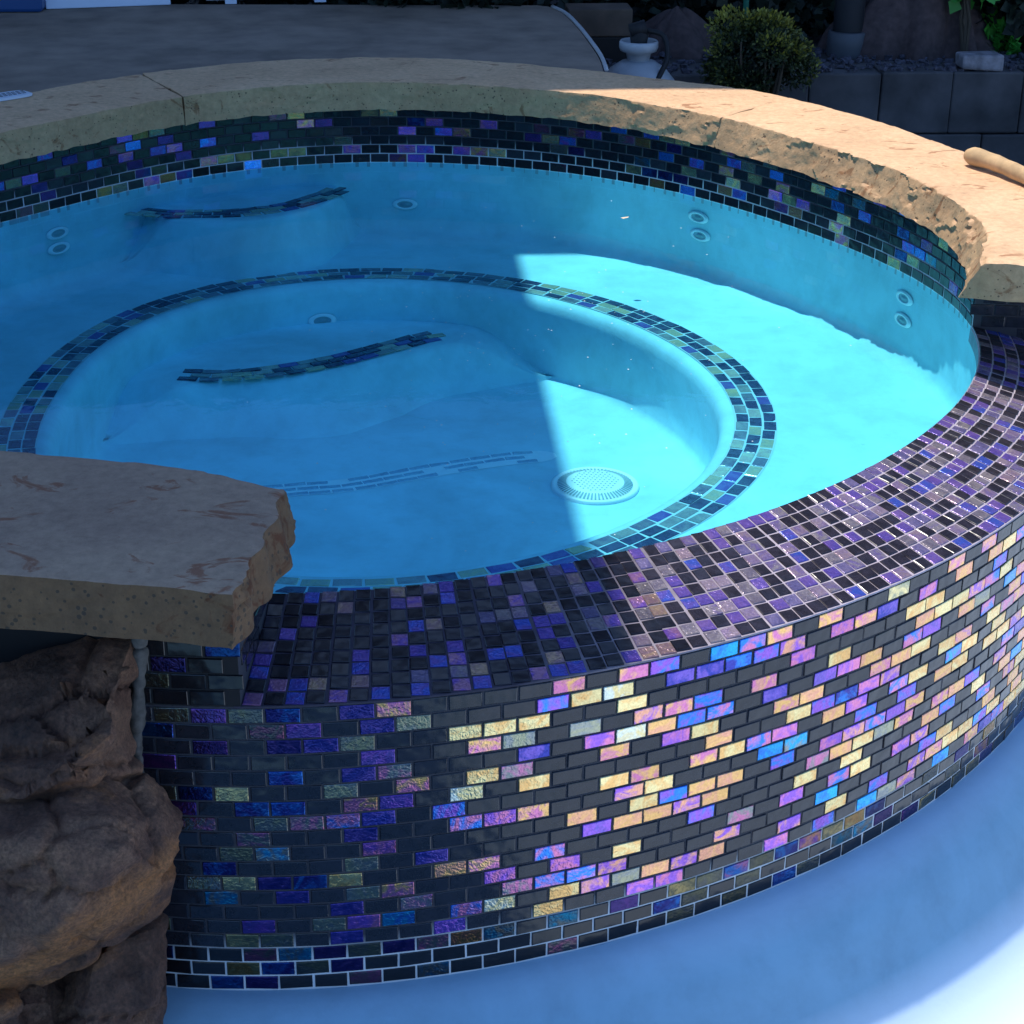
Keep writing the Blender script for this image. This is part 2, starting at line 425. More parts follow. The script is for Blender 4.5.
# nosing strip on the outer edge of the rim
# ---- the two step faces where the raised wall stops
for (aa, s) in ((A0, 1), (A1, -1)):
    rad = Vector((cos(aa), sin(aa), 0)); t = Vector((-sin(aa), cos(aa), 0))*s
    V = [rad*out(aa, 0)+Vector((0, 0, -.01)), rad*out(aa, WR)+Vector((0, 0, ZO-.004)), rad*out(aa, WR)+Vector((0, 0, ZT+.003)), rad*out(aa, 0)+Vector((0, 0, ZT+.003))]
    ef = link('end_wall', V, [(0, 1, 2, 3)], M_grout_dk, spa)
    T = Tiles()
    for r in range(8):
        zr_ = ZO+(r+.55)*PT
        if zr_ > ZT-.008: continue
        q = out(aa, 0)+(0 if r % 2 else .5)*2*PT+PT*.6
        while rimz(q-out(aa, 0)) > zr_-PT*.45: q += PT
        while q < out(aa, WR)-PT*.7:
            t1, t2, ty = pick_outer(1)
            if s < 0 or random.random() < .4: t1, t2, ty = (.012, .014, .02), (.02, .02, .03), 0  # right end face all black, its shade painted into the tiles
            T.add(rad*q+Vector((0, 0, zr_)), rad, Vector((0, 0, 1)), t, 2*PT-.0034, PT-.0032, t1, t2, ty)
            q += 2*PT
    T.build('mosaic', M_tile, ef)
# core of the raised wall and back of the tub
band('wall_back', simple('rough_render', (.16, .15, .15), .9, 0, 12, .3, .4), spa, D(40), D(248), [(WR-.004, -.7), (WR-.004, ZT+.002)], 160)
band('wall_cap', simple('mortar_bed', (.25, .24, .22), .9, 0, 30, .3, .4), spa, A1, A0+2*pi, [(.002, ZT), (WR-.002, ZT)], 160)

# ---- plaster shell
def Q(a, f, z):
    """f>=0: offset from the outline; f<0: circle radius -f"""
    if f >= 0: return P(a, f, z)
    return Vector((-f*cos(a)-.008, -f*sin(a)+.0, z))
def QQ(a, s, z):
    # s in 0..1 blends the outline into the bench circle
    r1 = out(a, 0); r2 = .915+hb(a); r = r1+(r2-r1)*s
    return Vector((r*cos(a)-.0053*s, r*sin(a), z))
n = 240; V = []; F = []
rings = [('q', 0, .004), ('q', 0, -.06), ('q', .0, -.165), ('q', .02, -.188), ('q', .06, -.2), ('q', .2, -.205), ('q', .6, -.205), ('q', 1, -.205),
         ('c', .83, -.205), ('c', .803, -.2065), ('c', .792, -.211), ('c', .784, -.222), ('c', .782, -.24), ('c', .788, -.30), ('c', .792, -.36), ('c', .790, -.40), ('c', .782, -.412), ('c', .765, -.419), ('c', .70, -.42), ('c', .4, -.42), ('c', .1, -.42)]
for kd, s, z in rings:
    for i in range(n):
        a = 2*pi*i/n
        V.append(QQ(a, s, z) if kd == 'q' else B(a, s, z))
for j in range(len(rings)-1):
    for i in range(n):
        F.append((j*n+i, j*n+(i+1) % n, (j+1)*n+(i+1) % n, (j+1)*n+i))
F.append([(len(rings)-1)*n+i for i in range(n)])
shell = link('plaster_shell', V, F, M_spaplaster, spa, True)

# ---- tile line on the bench edge: three rows
n2 = 200; V = []; F = []
for i in range(n2):
    a = 2*pi*i/n2
    for r in (.8135, .9055): V.append(B(a, r, -.2040))
for i in range(n2): F.append((2*i, 2*i+1, (2*i+3) % (2*n2), (2*i+2) % (2*n2)))
bd = link('bench_edge_band', V, F, M_grout_under, spa)
T = Tiles()
for j in range(3):
    r = .8145+(j+.5)*.030; nn = int(2*pi*r/.0525)
    for i in range(nn):
        a = 2*pi*(i+.5*(j % 2))/nn
        e = random.gauss(0, .0008)
        c = B(a, r+e, -.2042)
        tt = (B(a+.002, r, 0)-B(a-.002, r, 0)).normalized(); ww = (B(a+.001, r, 0)-B(a-.001, r, 0)).length/.002*2*pi/nn
        t1, t2, ty = pick_under()
        T.add(c, tt, Vector((tt.y, -tt.x, 0))*-1, Vector((0, 0, 1)), ww-.005, .0258, t1, t2, ty, .0012)
T.build('mosaic', M_tile, bd)

# ---- smooth curve through points
def spline(pts, n):
    pts = [Vector(p) for p in pts]; res = []
    ext = [pts[0]*2-pts[1]]+pts+[pts[-1]*2-pts[-2]]
    for i in range(n+1):
        t = i/n*(len(pts)-1); k = min(int(t), len(pts)-2); u = t-k
        p0, p1, p2, p3 = ext[k:k+4]
        res.append(.5*((2*p1)+(-p0+p2)*u+(2*p0-5*p1+4*p2-p3)*u*u+(-p0+3*p1-3*p2+p3)*u**3))
    return res
def lens_step(name, base, keys, ztop, zbot, apron):
    """underwater step: base(a, off, z) is the wall it grows from; keys = (degree, width); rounded apron in front"""
    n = 72; d0, d1 = keys[0][0], keys[-1][0]; V = []; k = 0
    def wd(d):
        for q in range(len(keys)-1):
            x0, y0 = keys[q]; x1, y1 = keys[q+1]
            if x0 <= d <= x1:
                ym = keys[q-1][1] if q else y0-.04; yp = keys[q+2][1] if q+2 < len(keys) else y1-.04
                u = (d-x0)/(x1-x0)
                return .5*(2*y0+(y1-ym)*u+(2*ym-5*y0+4*y1-yp)*u*u+(-ym+3*y0-3*y1+yp)*u**3)
        return 0
    for i in range(n+1):
        d = d0+(d1-d0)*i/n; a = D(d); w = max(-.06, wd(d)); f = min(1, max(0, w/.22)); ap = apron*f**.8
        f2 = min(1, max(0, w/.13)); f2 = f2*f2*(3-2*f2); zt0_ = ztop; zt = ztop+(zbot-ztop)*(1-f2)*.85
        row = [base(a, .03, zt-.002), base(a, -w*.5, zt), base(a, -w+.012, zt-.0005), base(a, -w, zt-.003)]
        for (u, v) in ((.08, .05), (.16, .16), (.25, .33), (.38, .55), (.54, .76), (.74, .92), (1, 1.02), (1.1, 1.2)):
            row.append(base(a, -w-ap*u, zt+(zbot-zt)*v))
        V += row; k = len(row)
    F = []
    for i in range(n):
        for j in range(k-1): F.append((i*k+j, (i+1)*k+j, (i+1)*k+j+1, i*k+j+1))
    return link(name, V, F, M_spaplaster, spa, True)
def strip_tiles(parent, path, z, rows=3, pale=False, gap=1.0):
    T = Tiles(); L_ = [0]
    for i in range(1, len(path)): L_.append(L_[-1]+(path[i]-path[i-1]).length)
    def pt(s):
        for i in range(1, len(path)):
            if s <= L_[i]:
                u = (s-L_[i-1])/(L_[i]-L_[i-1]); return path[i-1].lerp(path[i], u), (path[i]-path[i-1]).normalized()
        return path[-1], (path[-1]-path[-2]).normalized()
    for j in range(rows):
        s = .026*(1+(j % 2))
        trim = .05*abs(j-(rows-1)/2)
        while s < L_[-1]-.02:
            if trim*.4 < s < L_[-1]-trim:
                p, t = pt(s); nrm = Vector((-t.y, t.x, 0))
                c = Vector((p.x, p.y, z))+nrm*(j-(rows-1)/2)*.0262
                t1, t2, ty = pick_under()
                if pale:
                    t1 = (.34, .60, .72); t2 = (.26, .48, .62); ty = 0
                    if random.random() < .25: s += .0505; continue
                T.add(c, t, nrm, Vector((0, 0, 1)), .047, .0225 if not pale else .013, t1, t2, ty, .0012)
            s += .0505
    return T.build('mosaic', M_tile, parent)
# seat against the far left wall
z1 = -.06
st = lens_step('corner_seat', P, ((89, -.02), (92.5, .0), (95, .10), (98.7, .21), (103, .255), (107, .27), (112, .25), (116, .195), (120, .115), (124, .02), (128, -.02)), z1, -.206, .07)
pth = spline([at_z(x, y, z1) for x, y in ((130, 211), (165, 214), (200, 214), (240, 213), (280, 208), (315, 199), (348, 186))], 40)
strip_tiles(st, pth, z1+.0012)
# foot step inside the well
z2 = -.31
def WB(a, off, z): return B(a, .782+off, z)
st = lens_step('foot_step', WB, ((52, -.04), (57, .0), (62, .035), (68, .085), (76, .14), (86, .235), (96, .30), (106, .33), (116, .31), (125, .26), (134, .185), (141, .135), (149, .07), (156, .01), (162, -.05)), z2, -.421, .20)
pth = spline([at_z(x, y, z2) for x, y in ((180, 375), (220, 376), (270, 372), (330, 362), (390, 347), (425, 338), (454, 334))], 40)
strip_tiles(st, pth, z2+.0016)
# pale tile line set into the floor
z3 = -.4205
pth = spline([at_z(x, y, z3+.001) for x, y in ((240, 495), (290, 490), (350, 485), (430, 471), (500, 460), (556, 455))], 40)
V = []; F = []
for i, p in enumerate(pth):
    t = (pth[min(i+1, 40)]-pth[max(0, i-1)]).normalized(); nn_ = Vector((-t.y, t.x, 0)); hw = .036*sqrt(max(0.02, 1-max(0, (i-36)/4.2)**2))
    V += [Vector((p.x, p.y, z3+.0015))+nn_*hw, Vector((p.x, p.y, z3+.0015))-nn_*hw]
for i in range(40): F.append((2*i, 2*i+1, 2*i+3, 2*i+2))
fs = link('floor_tile_line', V, F, plaster('pale_inlay', (.80, .95, .97), .05), spa)
strip_tiles(fs, pth, z3+.002, pale=True)

# ---- jets
def ring_vf(r0, r1, n=28, h=.004):
    prof = [(r0, 0), (r0, h*.8), (r0+.1*(r1-r0), h), (r1-.3*(r1-r0), h), (r1, 0)]
    return lathe(prof, n)
def make_jet(c, nrm, up, R, squash, open_=.62):
    ex = up.cross(nrm).normalized(); m4 = Matrix((ex, up*squash, nrm)).transposed().to_4x4(); m4.translation = c
    V, F = ring_vf(R*open_, R)
    j = link('jet', [m4 @ Vector(v) for v in V], F, M_jet, spa, True)
    V, F = lathe([(R*open_*1.02, .002), (R*open_*.75, -.0015+.003), (R*.28, .0015), (R*.25, .0035), (.0005, .0035)], 28)
    link('nozzle', [m4 @ Vector(v) for v in V], F, M_jetin, j, True)
    return j
def wall_hit(x, y):
    best = None
    for k in range(0, 400):
        z = -k/1000; p = at_z(x, y, z); e = abs(hypot(p.x, p.y)-out(atan2(p.y, p.x)))
        if best is None or e < best[0]: best = (e, p)
    return best[1]
for (x, y) in ((57, 233), (58, 248), (699, 217), (701, 235), (906, 298), (904, 320), (405, 204)):
    p = wall_hit(x, y); a = atan2(p.y, p.x); t, nn_ = frame(a, 0, -1)
    make_jet(P(a, -.003, p.z), nn_, Vector((0, 0, 1)), .036, .44)
# the well jet
best = None
for k in range(220, 380):
    q = at_z(323, 322, -k/1000); e = abs(hypot(q.x+.0053, q.y)-(.772+hb(atan2(q.y, q.x))))
    if best is None or e < best[0]: best = (e, q)
q = best[1]; a = atan2(q.y, q.x+.0053)
make_jet(B(a, .784, q.z), -Vector((cos(a), sin(a), 0)), Vector((0, 0, 1)), .038, .52)

# ---- main drain
dc = at_z(595, 487, -.42); R = .100
V, F = lathe([(R, -.003), (R, .006), (R-.004, .009), (R-.008, .009), (R-.011, .006), (.068, .012), (.06, .016), (.0005, .018)], 64, dc)
dr = link('drain_cover', V, F, simple('drain_plastic', (.92, .93, .92), .4), spa, True)
V = []; F = []
for k in range(60):
    a = 2*pi*k/60; u = Vector((cos(a), sin(a), 0)); v = Vector((-sin(a), cos(a), 0))
    z0, z1_ = .0078, .0122
    b0 = dc+u*.086+Vector((0, 0, z0+.0008)); b1 = dc+u*.066+Vector((0, 0, z1_+.002))
    i = len(V); V += [b0-v*.0022, b0+v*.0022, b1+v*.0016, b1-v*.0016]; F.append((i, i+1, i+2, i+3))
for ix in range(-5, 6):
    for iy in range(-5, 6):
        x, y = ix*.0105+.005*(iy % 2), iy*.0105
        if hypot(x, y) < .055:
            i = len(V)
            for k in range(6): V.append(dc+Vector((x+.0024*cos(k*pi/3), y+.0024*sin(k*pi/3), .0186-.002*(hypot(x, y)/.06))))
            F.append([i+k for k in range(6)])
link('grate_opening', V, F, M_slot, dr)

# ------------------------------------------------------------------ water
V = [(0, 0, 0)]; F = []
nw = 180
for i in range(nw):
    a = 2*pi*i/nw; V.append(P(a, -.0005, 0))
for i in range(nw): F.append((0, 1+i, 1+(i+1) % nw))
struct(link('water', V, F, M_water, None))
V = []; F = []

# ------------------------------------------------------------------ coping stones
def stone(name, inner, outer, nt, nu=10, nv=8, zt=ZC, zb=ZT, rough_in=.012, rough_out=.006, rough_end=.010, seed=0, endf=None, startf=None, m=M_stone, batter=lambda t: .3, parent=spa):
    """slab as a lattice surface; inner(t), outer(t) -> plan points; t along, u across, v up"""
    idx = {}; V = []; F = []
    def pos(i, j, k):
        t, u, v = i/nt, j/nu, k/nv
        a = inner(t); b = outer(t)
        p = Vector((a[0]+(b[0]-a[0])*u, a[1]+(b[1]-a[1])*u, zb+(zt-zb)*v))
        cr = Vector((b[0]-a[0], b[1]-a[1], 0)).normalized()
        al = Vector((-cr.y, cr.x, 0)); 
        ta = Vector((inner(min(1, t+.01))[0]-inner(max(0, t-.01))[0], inner(min(1, t+.01))[1]-inner(max(0, t-.01))[1], 0))
        if al.dot(ta) < 0: al = -al
        sp = p*1.0+Vector((seed, seed*2, 0))
        n1 = noise.noise(sp*12)+.45*noise.noise(sp*30)+.18*noise.noise(sp*75)
        n2 = noise.noise(Vector((sp.x*26, sp.y*26, sp.z*60+3)))
        wd_ = (Vector((b[0]-a[0], b[1]-a[1], 0))).length
        # conchoidal chips: each cell is a scoop of its own depth
        vd, vp = noise.voronoi(Vector((sp.x*12+.5*n2, sp.y*12, sp.z*22)))
        cell = noise.cell(vp[0]*3.7+Vector((.5, .5, .5)))
        vd2, vp2 = noise.voronoi(Vector((sp.x*27, sp.y*27+n1*.5, sp.z*40)))
        chip = (.9*cell-.6*vd[0])+.22*noise.cell(vp2[0]*5.1)-.3*vd2[0]
        win = math.exp(-u*wd_/.035); wout = math.exp(-(1-u)*wd_/.03)
        bt = batter(t)
        fade = .25+.75*win if j else 1
        din = ((rough_in(t) if callable(rough_in) else rough_in)*(chip*.6+n1*.55)+bt*(.016*v-.006))
        if j == 0 or k == nv or k == 0:
            p += cr*din*(1 if j == 0 else win*.999)
        if j == nu or (k == nv and j > nu-3): p += cr*(rough_out*(n1*.8+chip*.3))*(1 if j == nu else wout)
        if j == 0 and k == nv: p.z -= max(0, chip-.35)*.004
        if i == nt: p += al*(rough_end*(n1*.7-.9*chip+.3))
        if i == 0: p -= al*(rough_end*n1)
        if endf and i >= nt-3: p += al*endf(u, v)*((i-nt+4)/4 if i < nt else 1)
        if k == nv: p.z += .0022*noise.noise(sp*6)+.0012*noise.noise(sp*22)
        edge = (j == 0)+(j == nu)+(i == 0)+(i == nt)
        if k == nv and edge: p.z -= .0018+.002*abs(n1)
        if k == 0 and j == 0: p.z += .004*n2
        if k == 0 and i == nt: p.z += .004*n1
        return p
    def vid(i, j, k):
        q = (i, j, k)
        if q not in idx: idx[q] = len(V); V.append(pos(i, j, k))
        return idx[q]
    for i in range(nt):
        for j in range(nu):
            F.append((vid(i, j, nv), vid(i+1, j, nv), vid(i+1, j+1, nv), vid(i, j+1, nv)))
            F.append((vid(i, j, 0), vid(i, j+1, 0), vid(i+1, j+1, 0), vid(i+1, j, 0)))
        for k in range(nv):
            F.append((vid(i, 0, k), vid(i+1, 0, k), vid(i+1, 0, k+1), vid(i, 0, k+1)))
            F.append((vid(i, nu, k), vid(i, nu, k+1), vid(i+1, nu, k+1), vid(i+1, nu, k)))
    for j in range(nu):
        for k in range(nv):
            F.append((vid(0, j, k), vid(0, j, k+1), vid(0, j+1, k+1), vid(0, j+1, k)))
            F.append((vid(nt, j, k), vid(nt, j+1, k), vid(nt, j+1, k+1), vid(nt, j, k+1)))
    o = link(name, V, F, m, parent, True)
    me = o.data
    bm_ = __import__('bmesh').new(); bm_.from_mesh(me); __import__('bmesh').ops.recalc_face_normals(bm_, faces=bm_.faces); bm_.to_mesh(me); bm_.free()
    if hasattr(me, 'set_sharp_from_angle'): me.set_sharp_from_angle(angle=D(40))
    return o
CW = [(-60, .24), (-22, .235), (0, .215), (7, .217), (21, .252), (34, .286), (48, .305), (60, .272), (70, .280), (77, .315), (88, .335), (98, .33), (115, .312), (130, .30), (300, .30)]
def cop_w(a):
    d = math.degrees(a)
    for (x0, y0), (x1, y1) in zip(CW, CW[1:]):
        if d <= x1:
            u = max(0, (d-x0)/(x1-x0)); u = u*u*(3-2*u); return y0+(y1-y0)*u
    return .30
def ring_stone(d0, d1, seed, m=M_stone, ri=-.030, rough_in=.004, **k):
    g = .0028/1.2
    a0, a1 = D(d0)+g, D(d1)-g
    f1 = lambda t: P(a0+(a1-a0)*t, ri, 0)[:2]; f2 = lambda t: P(a0+(a1-a0)*t, cop_w(a0+(a1-a0)*t), 0)[:2]
    nt = max(20, int((a1-a0)*1.2/.0045))
    return stone('coping_stone', f1, f2, nt, 14, 16, seed=seed, m=m, rough_in=rough_in, **k)
ring_stone(-21.0, 43.6, 1, rough_in=.010, rough_end=.008, batter=lambda t: 2.2)['label'] = 'sunlit sandstone coping with a chipped rock face'
ring_stone(43.6, 114.8, 2, rough_in=lambda t: .004+.007*max(0, 1-t/.3), rough_end=.003, batter=lambda t: .3+1.7*max(0, 1-t/.35))
ring_stone(114.8, 158, 4, rough_in=.004, rough_end=.003)
ring_stone(158, 215, 5, rough_end=.003)
# near left slab with its broken end
inn = spline([(-1.10, -.93, 0), (-.86, -1.13, 0), (-.649, -1.262, 0), (-.559, -1.294, 0), (-.375, -1.341, 0), (-.25, -1.388, 0), (-.150, -1.445, 0)], 60)
ou = spline([(-1.32, -1.22, 0), (-1.0, -1.47, 0), (-.70, -1.63, 0), (-.562, -1.681, 0), (-.42, -1.712, 0), (-.28, -1.742, 0), (-.197, -1.765, 0)], 60)
def lin(pth): return lambda t: (lambda k, u: (pth[k].x+(pth[k+1].x-pth[k].x)*u, pth[k].y+(pth[k+1].y-pth[k].y)*u))(min(int(t*60), 59), t*60-min(int(t*60), 59))
def endf(u, v):
    j = .004*sin(u*9.1)+.012*math.exp(-((u-.42)/.22)**2)+.005*sin(u*23+1)
    j += .014*(1-v)**.8*(1-.8*u)
    return j
stone('coping_slab', lin(inn), lin(ou), 110, 40, 16, zt=ZC, zb=ZC-.078, rough_in=.006, rough_out=.006, rough_end=.0035, seed=9, endf=endf, m=M_stone2)['label'] = 'grey brown slab with a broken pitted end'

# ------------------------------------------------------------------ boulders left
def boulder(name, outl, w, thick, label, seed, knobs, tilt=0):
    """split fieldstone: outl is the picture outline of its broad side at distance w, knobs are
    (x, y, height) corners of the faces that stand towards the viewer"""
    import bmesh
    bm = bmesh.new(); rnd = random.Random(seed)
    for x, y in outl: bm.verts.new(at_w(x, y, w))
    cx = sum(p[0] for p in outl)/len(outl); cy = sum(p[1] for p in outl)/len(outl)
    for x, y in outl[::2]: bm.verts.new(at_w(cx+(x-cx)*.8, cy+(y-cy)*.8, w+thick*.8))
    for x, y, h in knobs: bm.verts.new(at_w(x, y, w-h))
    r = bmesh.ops.convex_hull(bm, input=bm.verts)
    bmesh.ops.delete(bm, geom=[g for g in set(r['geom_interior']+r['geom_unused']) if isinstance(g, bmesh.types.BMVert)], context='VERTS')
    for it in range(9):
        es = [e for e in bm.edges if e.calc_length() > .011]
        if not es: break
        bmesh.ops.subdivide_edges(bm, edges=es, cuts=1); bmesh.ops.triangulate(bm, faces=[f for f in bm.faces if len(f.verts) > 3])
    for it in range(1): bmesh.ops.smooth_vert(bm, verts=bm.verts, factor=.5, use_axis_x=True, use_axis_y=True, use_axis_z=True)
    bm.normal_update()
    off = []
    for v in bm.verts:
        sp = v.co+Vector((seed*1.7, 0, 0))
        st = Vector((sp.x*5+sp.z*4, sp.y*7, sp.z*9-sp.x*5))
        vd, vp = noise.voronoi(st)
        crack = max(0, .10-(vd[1]-vd[0]))*.10
        n_ = noise.noise(sp*7)*.004+noise.noise(sp*19)*.005+noise.noise(sp*45)*.004+noise.noise(sp*110)*.0022+noise.noise(sp*230)*.001
        rid = abs(noise.noise(Vector((sp.x*9+sp.z*8, sp.y*11, sp.z*18-sp.x*9))))*.011
        off.append(v.normal*(n_+(noise.cell(vp[0]*4.3)-.5)*.010-crack-rid+.004))
    for v, o_ in zip(bm.verts, off): v.co += o_
    me = bpy.data.meshes.new(name); bm.normal_update(); bm.to_mesh(me); bm.free(); me.materials.append(M_rock)
    me.polygons.foreach_set('use_smooth', [True]*len(me.polygons))
    if hasattr(me, 'set_sharp_from_angle'): me.set_sharp_from_angle(angle=D(38))
    o = bpy.data.objects.new(name, me); C.objects.link(o)
    return tag(o, label, 'boulder', 'boulders stacked against the tub')
boulder('boulder', [(-120, 700), (-40, 715), (0, 722), (46, 668), (72, 652), (108, 630), (136, 628), (141, 700), (143, 775), (118, 800), (60, 815), (-20, 830), (-120, 840)], 2.48, .12,
        'dark slanted boulder right under the sandstone slab, topmost of the pile', 3,
        [(52, 672, .05), (128, 650, .03), (5, 735, .08), (110, 735, .11), (-60, 760, .10), (70, 770, .15), (20, 795, .13)])
boulder('boulder', [(-130, 800), (-60, 775), (0, 762), (60, 748), (110, 743), (142, 768), (160, 790), (184, 816), (183, 850), (170, 905), (150, 928), (100, 955), (40, 985), (-40, 1010), (-130, 1020)], 2.50, .17,
        'big rusty brown boulder with an orange band, bulging over the mosaic wall', 11,
        [(20, 790, .10), (100, 775, .08), (150, 815, .09), (120, 850, .19), (30, 840, .21), (-60, 850, .18), (160, 870, .11), (60, 925, .20), (0, 955, .16), (110, 915, .13)])
boulder('boulder', [(35, 1000), (60, 960), (105, 925), (152, 908), (166, 918), (171, 950), (167, 1000), (165, 1060), (150, 1110), (60, 1120), (20, 1060)], 2.62, .13,
        'smooth grey boulder at the foot of the pile beside the pale pool floor', 21,
        [(150, 930, .05), (100, 950, .09), (145, 1010, .09), (80, 1030, .12), (110, 1090, .12)])
boulder('boulder', [(-160, 975), (-90, 960), (-20, 950), (30, 940), (62, 950), (78, 1000), (70, 1060), (0, 1120), (-160, 1120)], 2.60, .15,
        'dark boulder in the lower left corner under the big rusty one', 31,
        [(20, 965, .06), (55, 1000, .08), (0, 1010, .15), (-60, 1040, .16)])
# backing behind the pile, its near-black colour standing for deep shade
V = []; F = []
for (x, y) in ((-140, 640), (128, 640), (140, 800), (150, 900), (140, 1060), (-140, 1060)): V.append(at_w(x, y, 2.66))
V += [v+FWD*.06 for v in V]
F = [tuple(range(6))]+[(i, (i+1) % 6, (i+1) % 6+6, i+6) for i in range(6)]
link('rock_shade_backing', V, F, simple('dark_backing', (.012, .011, .012), .95, 0, 30, .5, .8, .01), spa)
# mortar joint between rock and mosaic
V = []; F = []
mj = [(139, 628), (139, 660), (138, 700), (138, 740), (141, 775), (150, 800)]
pp = []
for (x, y) in mj:
    # point on the outer wall cylinder
    best = None
    for k in range(0, 800):
        z = .18-k/1000; q = at_z(x, y, z); e = abs(hypot(q.x, q.y)-out(atan2(q.y, q.x), WR))
        if best is None or e < best[0]: best = (e, q)
    pp.append(best[1]+Vector((0, -.004, 0)))
pp = spline(pp, 60)
pp = [p+Vector((noise.noise(p*14)*.006, 0, 0)) for p in pp]
tube(V, F, pp, [.0095+.005*noise.noise(p*25)+.003*noise.noise(p*90) for p in pp], 12)
link('mortar_joint', V, F, simple('grey_mortar', (.10, .09, .08), .9, 0, 80, .35, .8, .004), spa, True)

# ------------------------------------------------------------------ pool floor around the tub
prof = [(WR-.01, ZB-.002), (WR+.004, ZB-.001), (WR+.03, ZB-.006), (WR+.055, ZB-.022), (WR+.08, ZB-.052), (WR+.11, ZB-.098), (WR+.14, ZB-.150), (WR+.17, ZB-.198), (WR+.205, ZB-.245), (WR+.24, ZB-.28), (WR+.29, ZB-.305), (WR+.36, ZB-.318), (WR+.5, ZB-.325), (WR+2, ZB-.335), (WR+7, ZB-.345)]
pf = struct(band('pool_floor', M_pool, None, D(-125), D(12), prof, 150))
at_ = pf.data.color_attributes.new('lit_tint', 'FLOAT_COLOR', 'POINT'); rc = []
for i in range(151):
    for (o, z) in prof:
        v_ = min(1, max(0, (o-WR-.145)/.045)); am = -125+137*i/150; v_ *= min(1, max(0, (am+84)/14)); v_ = max(v_, (.42*min(1, max(0, (.075-(o-WR))/.05))*min(1, max(.25, (am+90)/20))))  # mask of the painted sunlight outward and right, plus a paler cove
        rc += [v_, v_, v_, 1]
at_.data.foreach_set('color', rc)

# ------------------------------------------------------------------ ground behind and at the sides
M_soil = simple('dark_soil', (.035, .03, .03), .95, 0, 14, .5, .8, .02)
def sector(name, a0, a1, prof, n, m):
    V = []; F = []; k = len(prof)
    for i in range(n+1):
        a = a0+(a1-a0)*i/n
        for (r, z) in prof:
            rr = out(a, WR-.003) if r == 0 else r
            V.append((rr*cos(a), rr*sin(a), z))
    for i in range(n):
        for j in range(k-1): F.append((i*k+j, i*k+j+1, (i+1)*k+j+1, (i+1)*k+j))
    return struct(link(name, V, F, m))
sector('ground', D(10), D(200), [(0, -.31), (3, -.315), (8, -.33), (150, -.4)], 90, M_soil)
sector('planting_ground', D(200), D(236), [(0, -.30), (3, -.30), (9, -.33), (150, -.4)], 20, M_soil)
V = []; F = []
sector('pool_surround', D(-124), D(10.2), [(8.2, ZB-.37), (8.21, -.1), (150, -.4)], 60, simple('pool_deck', (.45, .43, .4), .8, 0, 5, .15))
# side faces closing the pool
for aa in (D(12), D(-124)):
    u = Vector((cos(aa), sin(aa), 0)); r0 = out(aa, WR)
    struct(link('pool_wall', [u*r0+Vector((0, 0, -1.1)), u*8.3+Vector((0, 0, -1.1)), u*8.3+Vector((0, 0, -.29)), u*r0+Vector((0, 0, -.29))], [(0, 1, 2, 3)], M_pool))

# patio slab
M_conc = simple('patio_concrete', (.25, .185, .135), .85, 0, 7, .3, .35, .004)
V = []; F = []
edge = [P(D(d), cop_w(D(d))-.006, 0)[:2] for d in range(67, 201, 3)]
poly = edge+[(-7, -1.0), (-7, 2.9), (-1.6, 2.84), (-.2, 2.78), (.56, 2.75)]
cv = spline([(.60, 2.72, 0), (.634, 2.58, 0), (.652, 2.35, 0), (.662, 2.1, 0), (.667, 1.8, 0), (.655, 1.54, 0)], 24)
poly += [(p.x, p.y) for p in cv]
zt_ = .200; n = len(poly)
V = [(x, y, zt_) for x, y in poly]+[(x, y, -.34) for x, y in poly]
F = [list(range(n))]+[(i, i+n, (i+1) % n+n, (i+1) % n) for i in range(n)]
struct(link('patio', V, F, M_conc))
# pale flexible edging on the patio's rim
V = []; F = []
tube(V, F, [Vector((p.x+.010, p.y, .201)) for p in cv[:-1]], .0065, 8)
tag(link('edging_strip', V, F, simple('pale_edging', (.5, .5, .5), .4), None, True), 'thin pale edging strip bent along the curved end of the patio', 'edging')

# things on the far patio edge
def box_thing(name, x0, x1, y, z0, h, dy, m, label, cat, rot=0, parts=None):
    t = empty(name, (0, 0, 0)); tag(t, label, cat)
    return t
V = []; F = []
p0 = at_z(-40, 14, .201); p1 = at_z(44, 11, .201)
t = tag(empty('storage_box', ((p0.x+p1.x)/2, p0.y+.22, .201)), 'blue plastic storage box at the far left edge of the patio', 'box')
V = []; F = []; box_vf(V, F, (0, .0, .15), ((p1.x-p0.x)/2, .2, .15)); bevel(link('body', V, F, simple('blue_plastic', (.01, .06, .2), .4), t), .012)
V = []; F = []; box_vf(V, F, (0, .0, .315), ((p1.x-p0.x)/2+.01, .21, .015)); bevel(link('lid', V, F, simple('blue_lid', (.015, .09, .28), .35), t), .008)
M_board = simple('white_board', (.62, .68, .8), .5, 0, 3, .08)
def board(x0, y0, x1, y1, label, lean=.12, h=.5, feet=False):
    a = at_z(x0, y0, .201); b = at_z(x1, y1, .201); d = (b-a); L_ = d.length; ang = atan2(d.y, d.x); mid = (a+b)/2
    t = tag(empty('foam_board', mid), label, 'board', 'white boards along the far edge of the patio'); t.rotation_euler = (0, 0, ang)
    V = []; F = []
    z0 = .012 if feet else .0
    for (yy, zz) in ((0, z0), (.03, z0), (lean+.03, h), (lean, h)):
        V += [(-L_/2, yy, zz), (L_/2, yy, zz)]
    F = [(0, 1, 3, 2), (2, 3, 5, 4), (4, 5, 7, 6), (6, 7, 1, 0), (0, 2, 4, 6), (1, 7, 5, 3)]
    bevel(link('panel', V, F, M_board, t), .004)
    if feet:
        for s in (-.3, .42):
            V = []; F = []; box_vf(V, F, (s*L_, .02, .007), (.02, .03, .0065)); link('foot', V, F, M_board, t)
    return t
